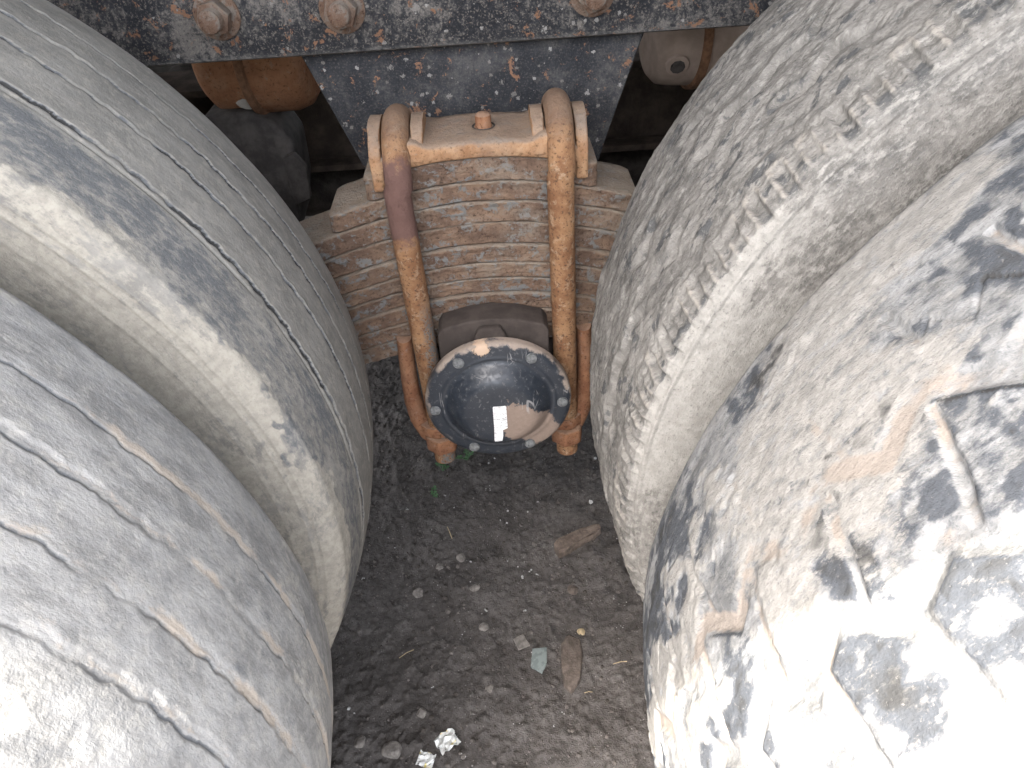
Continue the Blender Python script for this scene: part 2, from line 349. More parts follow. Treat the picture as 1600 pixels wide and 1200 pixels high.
def lathe_mesh(name, prof, axis='y', n=64, smooth=True, angle=40):
    """prof: (radius, along) list"""
    bm = bmesh.new(); rings = []
    for r, t in prof:
        ring = []
        if r < 1e-6:
            c = {'y': (0, t, 0), 'x': (t, 0, 0), 'z': (0, 0, t)}[axis]; ring = [bm.verts.new(c)]
        else:
            for k in range(n):
                a = 2*math.pi*k/n; c, s = r*math.cos(a), r*math.sin(a)
                ring.append(bm.verts.new({'y': (c, t, s), 'x': (t, c, s), 'z': (c, s, t)}[axis]))
        rings.append(ring)
    for A, B in zip(rings[:-1], rings[1:]):
        if len(A) == 1 and len(B) == 1: continue
        for k in range(n):
            k2 = (k+1) % n
            if len(A) == 1: bm.faces.new((A[0], B[k], B[k2]))
            elif len(B) == 1: bm.faces.new((A[k], A[k2], B[0]))
            else: bm.faces.new((A[k], A[k2], B[k2], B[k]))
    return bm_mesh(name, bm, smooth, angle)
def tube_mesh(name, path, rad, n=24, cap=True, flat=1.0, jit=0.0):
    path = [Vector(p) for p in path]; rad = rad if isinstance(rad, (list, tuple)) else [rad]*len(path)
    bm = bmesh.new(); rings = []; up = Vector((1, 0, 0))
    for i, p in enumerate(path):
        t = (path[min(i+1, len(path)-1)]-path[max(i-1, 0)]).normalized()
        if abs(t.dot(up)) > 0.95: up = Vector((0, 1, 0))
        a = (up-t*up.dot(t)).normalized(); b = t.cross(a)
        rings.append([bm.verts.new(p+(a*math.cos(2*math.pi*k/n)+b*math.sin(2*math.pi*k/n)*flat)*(rad[i]+random.uniform(-jit, jit))) for k in range(n)])
    for A, B in zip(rings[:-1], rings[1:]):
        for k in range(n): bm.faces.new((A[k], A[(k+1) % n], B[(k+1) % n], B[k]))
    if cap: bm.faces.new(rings[0]); bm.faces.new(rings[-1][::-1])
    return bm_mesh(name, bm, True, 50)
def stone_mesh(name, sx, sy, sz, seed, sub=3, rough=0.35):
    rs = random.Random(seed); bm = bmesh.new(); bmesh.ops.create_icosphere(bm, subdivisions=sub, radius=1)
    dirs = [Vector((rs.gauss(0, 1), rs.gauss(0, 1), rs.gauss(0, 1))).normalized() for _ in range(11)]; cut = [rs.uniform(0.62, 0.95) for _ in dirs]
    for v in bm.verts:
        p = v.co.copy()
        for d, c in zip(dirs, cut):
            e = p.dot(d)
            if e > c: p -= d*(e-c)*0.92
        p *= 1+rs.uniform(-1, 1)*0.02*rough
        v.co = Vector((p.x*sx, p.y*sy, p.z*sz))
    return bm_mesh(name, bm, True, 28)

# ------------------------------------------------------------------ the ground
def ground():
    def ax(lo, hi, d, far):
        c = np.arange(lo, hi, d); s = [d]; a = []; x = hi; st = d
        while x < far: a.append(x); st *= 1.35; x += st
        b = []; x = lo-d; st = d
        while x > -far: b.append(x); st *= 1.35; x -= st
        return np.array(b[::-1]+list(c)+a)
    X = ax(-0.48, 0.36, 0.0026, 60); Y = ax(0.40, 1.50, 0.0032, 60)
    U, V = np.meshgrid(X, Y, indexing='ij')
    fade = np.exp(-(np.maximum(np.abs(U)-0.6, 0)**2+np.maximum(np.abs(V-0.9)-0.8, 0)**2)*4)
    h = (fbm(U*7, V*7, 1, 4)-0.5)*0.030 + (fbm(U*38, V*38, 2, 5, 0.6)-0.5)*0.013
    cl = fbm(U*90, V*90, 5, 4, 0.6); h = h+sstep(cl, 0.52, 0.72)*0.0038
    Z = h*fade
    return grid_mesh('ground', np.stack([U, V, Z], -1)), (X, Y, Z)
gm, (GX, GY, GZ) = ground()
g = link('ground', gm, M['soil']); tag(g, 'dark damp soil with grit under the truck', kind='structure')
def gz(x, y):
    i = int(np.clip(np.searchsorted(GX, x), 0, len(GX)-1)); j = int(np.clip(np.searchsorted(GY, y), 0, len(GY)-1)); return float(GZ[i, j])

# ------------------------------------------------------------------ tyres
RAD, AXZ = 0.55, 0.535
def bez(p0, p1, p2, p3, n):
    t = np.linspace(0, 1, n)[:, None]
    return (1-t)**3*np.array(p0)+3*(1-t)**2*t*np.array(p1)+3*(1-t)*t*t*np.array(p2)+t**3*np.array(p3)
def tyre_profile(w=0.125, sag=0.013, fine=0.0013, sw=0.156):
    yt = np.linspace(-w, w, int(2*w/fine)+1); tread = np.stack([yt, -sag*(yt/w)**2], -1)
    near = bez((-w, -sag), (-w-0.018, -sag-0.0050), (-sw-0.008, -0.085), (-0.115, -0.245), 110)[::-1]
    far = bez((w, -sag), (w+0.018, -sag-0.0050), (sw+0.006, -0.085), (0.115, -0.245), 24)
    return np.vstack([near[:-1], tread, far[1:]]), len(near)-1, len(near)-1+len(tread)
def make_tyre(label, cx, yc, a0, a1, style, mat, step=0.2):
    P, i0, i1 = tyre_profile()
    fine = np.radians(np.arange(a0, a1, step)); rest = np.radians(np.arange(a1, a0+360-0.5, 4.0))
    th = np.concatenate([fine, rest]); nT = len(th)
    d = np.gradient(P, axis=0); L = np.linalg.norm(d, axis=1, keepdims=True); T = d/L; N = np.stack([-T[:, 1], T[:, 0]], -1)  # outward normal (y, r)
    s = np.concatenate([[0], np.cumsum(np.linalg.norm(np.diff(P, axis=0), axis=1))]); s = s-s[(i0+i1)//2]
    u = th[:, None]*RAD+0*s[None, :]; v = s[None, :]+0*th[:, None]
    yw = yc+P[None, :, 0]+0*th[:, None]
    h, att = style(u, v, yw, P[None, :, 0]+0*th[:, None])
    h = h*((th >= fine[0]) & (th <= fine[-1]))[:, None]
    r = RAD+P[None, :, 1]+h*N[None, :, 1]; y = P[None, :, 0]+h*N[None, :, 0]
    V = np.stack([r*np.cos(th)[:, None], y, r*np.sin(th)[:, None]+AXZ], -1)
    # smooth vertex normals from the whole surface so that the parts join without a seam
    dt = np.roll(V, -1, 0)-np.roll(V, 1, 0); dp = np.gradient(V, axis=1); nn = np.cross(dp, dt); nn /= np.linalg.norm(nn, axis=-1, keepdims=True)+1e-12
    rad = np.stack([np.cos(th)[:, None]*N[None, :, 1], 0*th[:, None]+N[None, :, 0], np.sin(th)[:, None]*N[None, :, 1]], -1)
    if (nn*rad).sum() < 0: nn = -nn
    flip = False
    root = empty('truck_tyre', (cx, yc, 0)); tag(root, label, 'tyre', 'dual rear tyres')
    for nm, j0, j1 in (('near_sidewall', 0, i0+1), ('tread', i0, i1), ('far_sidewall', i1-1, len(P))):
        sl = (slice(None), slice(j0, j1)); sub = V[sl]
        me = grid_mesh(nm, sub[:, ::-1] if True else sub, {k: a[sl][:, ::-1] for k, a in att.items()}, np.stack([u, v], -1)[sl][:, ::-1], nn[sl][:, ::-1], closed=True)
        link('sidewall' if 'side' in nm else nm, me, mat, root, (cx, yc, 0))
    rp = [(0.05, 0.10), (0.20, 0.10), (0.23, 0.06), (0.24, -0.10), (0.285, -0.112), (0.312, -0.118), (0.312, 0.118), (0.285, 0.112), (0.25, 0.10), (0.05, 0.11)]
    link('rim', lathe_mesh('rim', rp, 'y', 48), M['rim'], root, (cx, yc, AXZ))
    return root

def groove(v, c, hw): return np.clip(1-np.abs(v-c)/hw, 0, 1)
def base_rough(u, v, k=1.0):
    return (fbm(u*14, v*22, 31, 3)-0.5)*0.0025*k+(fbm(u*90, v*150, 32, 4, 0.6)-0.5)*0.0006*k
def style_left_inner(u, v, yw, yo):
    h = base_rough(u, v, 0.6); fill = 0*u; dark = 0*u
    for k, (gy, hw, dep) in enumerate([(0.565, 0.0026, 0.0036), (0.616, 0.0021, 0.0026), (0.657, 0.0022, 0.0030), (0.698, 0.0018, 0.0018)]):
        c = gy-0.620+0.0011*tri(u/0.019+k*.3)+(fbm(u*40, u*0+k, 40+k, 4, 0.65)-0.5)*0.007
        mk = 0.30+0.85*sstep(fbm(u*22, u*0+k*5, 50+k, 4), 0.3, 0.62)
        gr = groove(v, c, hw); h = h-dep*np.minimum(1, gr*1.8)*mk
        lip = groove(v, c+hw*1.5, hw*1.1)*sstep(fbm(u*26, u*0+k*3, 60+k, 3), 0.45, 0.65); h = h+lip*0.0007
        dark = np.maximum(dark, np.minimum(1, groove(v, c, hw*1.15)*3.5)*mk*1.45); fill = np.maximum(fill, lip*0.22)  # groove floor and walls darkened, painting the shade of the recess
    h = h-0.0016*groove(v, 0.565-0.620-0.008, 0.0022)*sstep(fbm(u*20, u*0, 71, 3), 0.35, 0.6)
    edge = yw-0.502+(fbm(u*8, v*12, 81, 5, 0.65)-0.5)*0.060+(fbm(u*38, v*55, 82, 4, 0.7)-0.5)*0.030
    side = sstep(-edge, -0.004, 0.006)
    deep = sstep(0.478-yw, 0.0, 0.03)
    streak = fbm(u*7, v*60, 83, 5, 0.6)
    dust = np.where(side > 0.01, side*(0.72+0.8*(fbm(u*10, v*26, 84, 5, 0.65)-0.5)*2)-sstep(streak, 0.56, 0.7)*0.55*deep, 0)
    dust = dust+0.15*sstep(fbm(u*8, v*30, 85, 4), 0.5, 0.75)
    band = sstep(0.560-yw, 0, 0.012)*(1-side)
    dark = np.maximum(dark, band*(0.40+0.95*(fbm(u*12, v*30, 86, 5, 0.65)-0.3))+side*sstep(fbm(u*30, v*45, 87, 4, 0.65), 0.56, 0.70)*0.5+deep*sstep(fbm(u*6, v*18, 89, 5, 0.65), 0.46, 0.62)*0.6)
    h = h+side*(fbm(u*40, v*60, 88, 4)-0.5)*0.0012
    for gy in (-0.150, -0.158, -0.176):       # moulded rings on the sidewall
        h = h+0.0012*groove(v, gy, 0.0018)
    return h, dict(dust=dust, dark=dark, fill=fill)
def style_left_outer(u, v, yw, yo):
    h = base_rough(u, v, 0.8); fill = 0*u; dark = 0.30*sstep(fbm(u*7, v*16, 101, 5, 0.6), 0.42, 0.66)+0.18*sstep(fbm(u*40, v*60, 102, 4), 0.5, 0.7)
    for k, (gy, hw, dep) in enumerate([(0.207, 0.0046, 0.0009), (0.249, 0.0050, 0.0011), (0.293, 0.0046, 0.0014), (0.338, 0.0038, 0.0007)]):
        c = gy-0.264+0.0007*tri(u/0.022+k*.37)+(fbm(u*30, u*0+k, 110+k, 5, 0.7)-0.5)*0.009
        mk = 0.30+0.9*sstep(fbm(u*13, u*0+k*5, 120+k, 3), 0.3, 0.6)
        gr = groove(v, c, hw); h = h-dep*np.minimum(1, gr*1.7)*mk
        crack = groove(v, c-hw*0.55, 0.0017)*sstep(fbm(u*16, u*0+k, 125+k, 3), 0.40, 0.55); h = h-0.0016*crack
        fill = np.maximum(fill, np.minimum(1, groove(v, c+0.001, hw*2.3)*1.0)*(0.40+0.45*sstep(fbm(u*15, v*30+k, 130+k, 4), 0.35, 0.6)))
        dark = np.maximum(dark, np.minimum(1, 2.5*groove(v, c-hw*0.55, 0.0019))*sstep(fbm(u*16, u*0+k, 125+k, 3), 0.46, 0.60)*0.95)  # dark line painted over the crack walls as shade
    dust = 0.55*sstep(fbm(u*9, v*12, 140, 5, 0.6), 0.48, 0.72)+0.35*sstep(0.195-yw, 0, 0.03)*fbm(u*30, v*30, 141, 4)
    pits = sstep(fbm(u*55, v*55, 142, 3, 0.5), 0.60, 0.70)*sstep(0.20-yw, 0, 0.03); h = h-pits*0.0004; dust = dust+pits*0.5
    side = sstep(np.abs(yo)-0.128, 0, 0.006); dust = dust+side*0.3*fbm(u*9, v*20, 143, 4)
    return h, dict(dust=dust, dark=dark, fill=fill)
def style_right_inner(u, v, yw, yo):
    tread = 1-sstep(np.abs(yo)-0.121, 0, 0.010)
    lump = fbm(u*22, v*34, 201, 5, 0.6); lump2 = fbm(u*10, v*20, 202, 4, 0.6); fine = fbm(u*75, v*120, 203, 4, 0.6)
    h = tread*((lump-0.5)*0.0065+(lump2-0.5)*0.007+(fine-0.5)*0.0034)
    # worn remains of the rib grooves
    for k, g0 in enumerate((-0.055, 0.0, 0.055)):
        c = g0+0.006*tri(u/0.055+k*.4)+(fbm(u*20, u*0+k, 210+k, 3)-0.5)*0.012
        h = h-0.007*np.minimum(1, groove(v, c, 0.009)*1.4)*sstep(fbm(u*11, u*0+k, 215+k, 3), 0.42, 0.62)*tread
    # lateral notches along the shoulder, 2.8 degrees apart
    ph = u/(RAD*math.radians(2.8))+0.1+(fbm(u*12, u*0, 220, 2)-0.5)*0.25+v*3.0; pr = np.abs(ph-np.round(ph))
    idx = np.round(ph); amp = 0.15+0.85*vnoise(idx*1.7, idx*0.3+4, 9)
    notch = sstep(0.24-pr, 0, 0.10)*sstep(-yo-0.098, 0, 0.010)*sstep(0.137+yo, 0, 0.010)*amp
    rim = sstep(0.44-pr, 0, 0.16)*sstep(-yo-0.088, 0, 0.012)*sstep(0.134+yo, 0, 0.008)
    h = h+rim*0.0012-notch*0.0062
    side = sstep(-yo-0.126, 0, 0.006)
    h = h+side*(fbm(u*16, v*40, 230, 4)-0.5)*0.0030
    h = h+0.0022*groove(v, -0.141, 0.003)*side
    dark = tread*(0.80*sstep(fbm(u*60, v*85, 240, 5, 0.72), 0.50, 0.66)*(0.55+0.6*sstep(lump, 0.42, 0.62)))+notch*0.45+0.25*side*sstep(fbm(u*12, v*25, 242, 4), 0.5, 0.7)
    dk2 = sstep(-yo-0.118, 0, 0.008)*sstep(0.150+yo, 0, 0.01)*sstep(fbm(u*9, v*16, 243, 4), 0.46, 0.58); dark = dark+dk2*0.42
    dust = tread*0.42*sstep(fbm(u*16, v*24, 250, 5, 0.6), 0.46, 0.66)+side*(0.50+0.55*sstep(fbm(u*4, v*9, 251, 4), 0.40, 0.60))
    fill = rim*(1-notch)*0.62*sstep(fbm(u*22, v*22, 252, 3), 0.36, 0.55)
    return h, dict(dust=dust, dark=dark, fill=fill)
def style_right_outer(u, v, yw, yo):
    tread = 1-sstep(np.abs(yo)-0.121, 0, 0.010)
    wob = (fbm(u*14, v*14, 300, 3)-0.5)
    pitch = 0.066
    packed = sstep(fbm(u*6, v*9, 305, 4), 0.50, 0.66)          # where mud fills the tread level
    gr = 0*u
    for k, g0 in enumerate((-0.072, -0.008)):
        c = g0+0.010*tri(u/pitch+k*0.5)+wob*0.010
        gr = np.maximum(gr, np.minimum(1, groove(v, c, 0.0105)*1.7))
    lat = 0*u
    for k, (b0, b1) in enumerate(((-0.13, -0.072), (-0.072, -0.008), (-0.008, 0.058), (0.058, 0.13))):
        ph = u/pitch+0.25+0.5*(k % 2)+(v-b0)*3.2*(1 if k % 2 else -1)+wob*0.25; pr = np.abs(ph-np.round(ph))*pitch
        wid = (0.0085, 0.0042, 0.0042, 0.0050)[k]; amp_l = (1.0, 1.0, 0.7, 0.0)[k]
        lat = np.maximum(lat, np.minimum(1, np.clip(1-pr/wid, 0, 1)*1.9)*amp_l*((yo > b0) & (yo <= b1)))
    gap = np.maximum(gr, lat)*tread
    rough = (fbm(u*26, v*36, 310, 5, 0.6)-0.5)*0.0032+(fbm(u*110, v*140, 311, 4, 0.6)-0.5)*0.0010
    h = rough*tread-gap*0.0040*(1-0.85*packed)
    sipe = groove(v, 0.027+0.009*tri(u/0.030)+wob*0.01, 0.0024)*(1-packed); h = h-sipe*0.0016*tread
    mudb = sstep(fbm(u*9, v*11, 320, 5, 0.66)+(fbm(u*50, v*70, 322, 4, 0.65)-0.5)*0.16, 0.54, 0.64)*tread; h = h+mudb*0.0014+packed*tread*0.0008
    side = 1-tread; h = h+side*(fbm(u*20, v*30, 321, 4)-0.5)*0.0030
    top = (1-np.clip(gap*1.4, 0, 1))*tread
    dark = top*(1-0.9*mudb)*sstep(fbm(u*11, v*13, 330, 5, 0.70), 0.36, 0.56)*(0.70+0.75*fbm(u*45, v*70, 334, 4, 0.65))+sipe*0.4
    dark = dark*(1-0.5*sstep(fbm(u*60, v*60, 331, 3), 0.5, 0.7))+1.1*tread*(1-packed)*np.clip(groove(v, -0.008+0.010*tri(u/pitch+0.5)+wob*0.010-0.009, 0.0022), 0, 1)
    dust = np.maximum(mudb*0.85, 0.75*packed*tread)+side*0.45*sstep(fbm(u*9, v*14, 332, 4), 0.4, 0.6)+0.3*sstep(0.20-yw, 0, 0.04)
    fill = gap*(0.25+0.6*sstep(fbm(u*14, v*16, 333, 4), 0.35, 0.62))
    return h, dict(dust=dust, dark=dark, fill=fill)
make_tyre('worn ribbed inner tyre left of the spring, pale dust on its sidewall', -0.72, 0.620, -50, 75, style_left_inner, M['tyre_left_inner'])
make_tyre('grey ribbed outer tyre in the lower left corner with brown dirt in its grooves', -0.72, 0.264, -40, 75, style_left_outer, M['tyre_left_outer'])
make_tyre('mud-caked inner tyre right of the spring with a notched shoulder', 0.64, 0.614, 105, 230, style_right_inner, M['tyre_right_inner'])
make_tyre('muddy block-tread outer tyre in the lower right corner, partly in bright sun', 0.64, 0.258, 105, 220, style_right_outer, M['tyre_right_outer'])

# ------------------------------------------------------------------ chassis rail with its bolts
rail = empty('chassis_rail', (0, 0.92, 0.853)); tag(rail, 'black chipped steel chassis rail across the top with rusty bolts', 'chassis rail')
chan = [(0.920, 0.861), (0.9225, 0.8555), (0.928, 0.853), (1.000, 0.853), (1.000, 0.861), (0.932, 0.861), (0.928, 0.866), (0.928, 1.11), (0.932, 1.116), (1.0, 1.116), (1.0, 1.124), (0.928, 1.124), (0.922, 1.121), (0.920, 1.115)]
link('channel', prism_mesh('channel', chan, 'x', -1.9, 1.9), M['rail'], rail)
for (x, z) in ((-0.303, 0.904), (-0.1624, 0.902), (0.1203, 0.902)):
    b = empty('bolt', (x, 0.92, z)); b.parent = rail; b.location = Vector((x, 0.92, z))-rail.location
    link('washer', lathe_mesh('washer', [(0.0, -0.0045), (0.024, -0.0045), (0.0258, -0.003), (0.0258, 0.0005)], 'y', 40), M['rail_bolt'], b, (x, 0.92, z))
    hexa = [(0.0195*math.cos(R_(a)), 0.0195*math.sin(R_(a))) for a in range(12, 372, 60)]
    link('nut', prism_mesh('nut', hexa, 'y', -0.021, -0.0046, 0.0030, 2, 0.0007), M['rail_bolt'], b, (x, 0.92, z))
    link('stud', lathe_mesh('stud', [(0, -0.036), (0.009, -0.036), (0.0118, -0.034)]+[(0.0118+(0.0007 if k % 2 else 0), -0.033+k*0.0012) for k in range(10)]+[(0.0118, -0.0205)], 'y', 28), M['rail_bolt'], b, (x, 0.92, z))

# ------------------------------------------------------------------ hanger bracket
br = empty('hanger_bracket', (-0.02, 0.94, 0.45)); tag(br, 'tapered black bracket plate speckled with rust below the chassis rail', 'bracket')
out = [(-0.2265, 0.853), (0.187, 0.853), (0.105, 0.58), (0.09, 0.45), (-0.13, 0.45), (-0.145, 0.58)]
out = [(-0.2255, 0.852), (0.1870, 0.852), (0.142, 0.722), (0.10, 0.58), (0.08, 0.45), (-0.12, 0.45), (-0.137, 0.58), (-0.179, 0.722)]
link('face_plate', prism_mesh('face_plate', out, 'y', 0.940, 0.952, 0.0022), M['plate'], br)
for pts in ([(-0.2235, 0.852), (-0.177, 0.722), (-0.135, 0.58), (-0.125, 0.58), (-0.167, 0.722), (-0.2135, 0.852)], [(0.185, 0.852), (0.140, 0.722), (0.098, 0.58), (0.088, 0.58), (0.130, 0.722), (0.175, 0.852)]):
    link('side_web', prism_mesh('side_web', pts, 'y', 0.9525, 1.06), M['plate'], br)

# ------------------------------------------------------------------ leaf spring
X0 = -0.0195
def drop(x): d = x-X0; return 1.06*d*d/(1+(d/0.5)**2)
SZ = [0.7670, 0.7372, 0.7125, 0.6850, 0.6560, 0.6312, 0.6093, 0.5878, 0.5640, 0.5400, 0.5150]
HALF = [0.134, 0.183, 0.40, 0.44, 0.48, 0.52, 0.56, 0.60, 0.64, 0.68]
spring = empty('leaf_spring', (X0, 0.85, 0.515)); tag(spring, 'arched stack of rusty spring leaves clamped between the tyres', 'leaf spring')
def leaf_mesh(k):
    z1, z0 = SZ[k]-0.0004, SZ[k+1]+0.0004; hl = HALF[k]; yf = 0.803+random.uniform(-0.0016, 0.0016); yb = 0.893
    t = z1-z0; r = 0.004
    sec = []
    for j in range(14):                                   # hollowed front face, lip at the lower edge
        q = j/13; zz = r*0.6+(t-r*1.2)*q
        sec.append((yf+0.0006*math.sin(math.pi*q), z0+zz))
    sec += [(yf+0.0012, z1-0.0010), (yf+0.0034, z1)] + [(yf+0.0034+(yb-yf-0.0034)*i/8, z1) for i in range(1, 8)]
    sec += [(yb-0.003, z1), (yb, z1-0.003), (yb, z0+0.003), (yb-0.003, z0), (yf+0.0034, z0), (yf+0.0010, z0+0.0008)]
    n = 260 if hl > 0.2 else 130
    xs = np.linspace(X0-hl, X0+hl, n); V = np.zeros((len(sec), n, 3))
    for i, (yy, zz) in enumerate(sec):
        V[i, :, 0] = xs; V[i, :, 1] = yy; V[i, :, 2] = zz-np.array([drop(x) for x in xs])
    nz = fbm(np.arange(len(sec))[:, None]*0.33+0*xs[None, :], xs[None, :]*95+0*np.arange(len(sec))[:, None], 400+k, 4, 0.6)-0.5
    fr = np.array([1.0 if yy < yf+0.004 else 0.0 for yy, _ in sec])[:, None]
    V[:, :, 1] += nz*0.0040*fr; V[:, :, 2] += nz*0.0010
    wav = fbm(xs*16, xs*0+k, 430+k, 3)-0.5; V[:, :, 2] += wav[None, :]*0.0012
    ce = np.clip((np.abs(xs-X0)-(hl-0.012))/0.012, 0, 1)     # tapered, clipped ends
    mid = (z0+z1)/2
    for i, (yy, zz) in enumerate(sec):
        V[i, :, 1] += np.where(yy < 0.85, 1, -1)*ce**2*0.007
    idx = np.arange(len(sec)*n).reshape(len(sec), n); idc = np.vstack([idx, idx[:1]])
    q = np.stack([idc[:-1, :-1], idc[1:, :-1], idc[1:, 1:], idc[:-1, 1:]], -1).reshape(-1, 4).tolist()
    q += [idx[::-1, 0].tolist(), idx[:, -1].tolist()]
    me = bpy.data.meshes.new('leaf'); me.from_pydata(V.reshape(-1, 3).tolist(), [], q)
    bm = bmesh.new(); bm.from_mesh(me); return bm_mesh('leaf', bm, True, 50)
for k in range(10): link('leaf', leaf_mesh(k), M['leaf'], spring)

# clamp pad on top: curved plate, four arched flanges that hold the two U-bolts, centre bolt in its hole
pad = empty('clamp_pad', (X0, 0.85, 0.767)); tag(pad, 'dusty clamp pad with orange rust edge on top of the leaf spring', 'clamp pad')
def pad_plate():
    n = 60; xs = np.linspace(X0-0.116, X0+0.116, n); sec = []
    for (y, z) in [(0.798, 0.7674), (0.7965, 0.769), (0.7965, 0.776), (0.7965, 0.782), (0.799, 0.7850), (0.806, 0.7862), (0.82, 0.7862), (0.84, 0.7862), (0.86, 0.7862), (0.88, 0.7862), (0.893, 0.785), (0.896, 0.782), (0.896, 0.7674)]: sec.append((y, z))
    V = np.zeros((len(sec), n, 3))
    for i, (yy, zz) in enumerate(sec): V[i, :, 0] = xs; V[i, :, 1] = yy; V[i, :, 2] = zz-np.array([drop(x) for x in xs])
    d = np.abs(np.abs(xs-X0)-0.0905)                       # fillet up to the flanges
    lift = 0.009*np.clip(1-(d-0.020)/0.024, 0, 1)**2.2*(np.abs(xs-X0) < 0.0905)
    for i, (yy, zz) in enumerate(sec):
        if zz > 0.78: V[i, :, 2] += lift
    V[:, :, 2] += (fbm(xs[None, :]*60+0*V[:, :, 1], V[:, :, 1]*60, 470, 4)-0.5)*0.0026*(np.array([z for _, z in sec])[:, None] > 0.77)
    V[:, :, 1] += (fbm(xs[None, :]*80+0*V[:, :, 1], V[:, :, 2]*80, 471, 4)-0.5)*0.0026
    idx = np.arange(len(sec)*n).reshape(len(sec), n); idc = np.vstack([idx, idx[:1]])
    q = np.stack([idc[:-1, :-1], idc[1:, :-1], idc[1:, 1:], idc[:-1, 1:]], -1).reshape(-1, 4).tolist(); q += [idx[::-1, 0].tolist(), idx[:, -1].tolist()]
    me = bpy.data.meshes.new('plate'); me.from_pydata(V.reshape(-1, 3).tolist(), [], q); bm = bmesh.new(); bm.from_mesh(me); return bm_mesh('plate', bm, True, 50)
link('plate', pad_plate(), M['pad'], pad)
BX = (-0.1110, 0.0720)
for bx in BX:
    for sgn in (-1, 1):
        x = bx+sgn*0.0240; outer = (x < X0) == (sgn < 0); zlow = (0.742 if outer else 0.764)-drop(x)+0.006
        pts = [(0.797, zlow)]+[(0.8455-0.050*math.cos(R_(a)), 0.757+0.046*math.sin(R_(a))**0.8) for a in range(8, 173, 11)]+[(0.894, zlow)]
        link('flange', prism_mesh('flange', pts, 'x', x-0.0068, x+0.0068, 0.0034, 3, 0.0003), M['pad'], pad)
hx = X0+0.007
ring = lathe_mesh('bolt_hole', [(0.0135, 0.0006), (0.0128, 0.0012), (0.0115, 0.0002), (0.0112, -0.006), (0, -0.006)], 'z', 28)
link('bolt_hole', ring, M['dark_cast'], pad, (hx, 0.842, 0.7866))
link('centre_bolt', lathe_mesh('centre_bolt', [(0, 0.0125), (0.006, 0.012), (0.0088, 0.0095), (0.0092, 0.004), (0.0090, 0.000), (0.0098, -0.002), (0.0098, -0.006)], 'z', 20), M['arm'], pad, (hx, 0.842, 0.790))

# ------------------------------------------------------------------ U-bolts (front leg, arch over the pad, rear leg, nuts)
def ubolt(bx, mat, lean, top, label):
    root = empty('u_bolt', (bx, 0.845, 0.33)); tag(root, label, 'u-bolt', 'U-bolts clamping the leaf spring')
    yc, rr = 0.8450, 0.0600; path = []
    for z in np.linspace(0.322, top-rr, 46): path.append((lean*(0.58-z), yc-rr, z))
    for a in range(6, 180, 6): path.append((0, yc-rr*math.cos(R_(a)), top-rr+rr*math.sin(R_(a))*1.0))
    for z in np.linspace(top-rr, 0.322, 14): path.append((0, yc+rr, z))
    o = link('rod', tube_mesh('rod', path, 0.0155, 28, jit=0.00016), mat, root, (bx, 0, 0))
    for yy in (yc-rr, yc+rr):
        hexa = [(0.0245*math.cos(R_(a)), 0.0245*math.sin(R_(a))) for a in range(20, 380, 60)]
        link('nut', prism_mesh('nut', hexa, 'z', 0.345, 0.372, 0.004, 3), M['arm'], root, (bx+lean*0.22, yy, 0))
    return root
ubolt(BX[0], M['bolt_scuffed'], 0.022, 0.7985, 'rusty U-bolt at the left with a worn purple-brown section near its top')
ubolt(BX[1], M['bolt'], 0.012, 0.8040, 'pitted orange rusty U-bolt at the right of the spring')

# ------------------------------------------------------------------ trunnion hub under the spring
hub = empty('trunnion_hub', (-0.018, 0.78, 0.40)); tag(hub, 'trunnion hub with round black bolted cover and torn white sticker', 'hub')
CZ = 0.4625; CX = -0.0192; CY = 0.735; CK = 1.065
lip = [(CX-0.070, 0.40), (CX-0.070, 0.556), (CX-0.064, 0.5655), (CX-0.03, 0.5745), (CX+0.0, 0.5765), (CX+0.03, 0.5735), (CX+0.064, 0.5635), (CX+0.070, 0.554), (CX+0.070, 0.40)]
link('seat_lip', prism_mesh('seat_lip', lip, 'y', 0.760, 0.799, 0.003, 3), M['seat'], hub)
boss = [(CX-0.026, 0.45), (CX-0.024, 0.556), (CX-0.017, 0.5690), (CX+0.010, 0.5690), (CX+0.016, 0.556), (CX+0.018, 0.45)]
link('seat_boss', prism_mesh('seat_boss', boss, 'y', 0.7495, 0.7605, 0.004, 3), M['seat'], hub)
blk = [(CX-0.110, 0.40), (CX-0.100, 0.505), (CX+0.100, 0.505), (CX+0.110, 0.40)]
link('seat_block', prism_mesh('seat_block', blk, 'y', 0.801, 0.90, 0.004), M['seat'], hub)
link('hub_drum', lathe_mesh('hub_drum', [(0.05, -0.012), (0.088, -0.012), (0.088, -0.004), (0.079, -0.002), (0.079, 0.25), (0, 0.25)], 'y', 56), M['dark_cast'], hub, (CX, 0.76, CZ))
for s in (-1, 1):
    pth = [(s*0.119, 0.530), (s*0.121, 0.495), (s*0.1225, 0.455), (s*0.1215, 0.42), (s*0.117, 0.392), (s*0.108, 0.370), (s*0.097, 0.356)]
    pp = [(CX+p[0], 0.802+0.004*math.sin(i), p[1]) for i, p in enumerate(pth)]
    sm = []
    for i in range(len(pp)-1):
        for t in np.linspace(0, 1, 6)[:-1]: sm.append(tuple(Vector(pp[i]).lerp(Vector(pp[i+1]), t)))
    sm.append(pp[-1])
    link('clamp_arm', tube_mesh('clamp_arm', sm, [0.010+0.005*i/len(sm) for i in range(len(sm))], 18, jit=0.0003, flat=1.35), M['arm'], hub)
    foot = [(CX+s*0.090+0.030*math.cos(R_(a)), 0.800+0.033*math.sin(R_(a))) for a in range(0, 360, 20)]
    link('clamp_foot', prism_mesh('clamp_foot', foot, 'z', 0.374, 0.392, 0.003), M['arm'], hub)
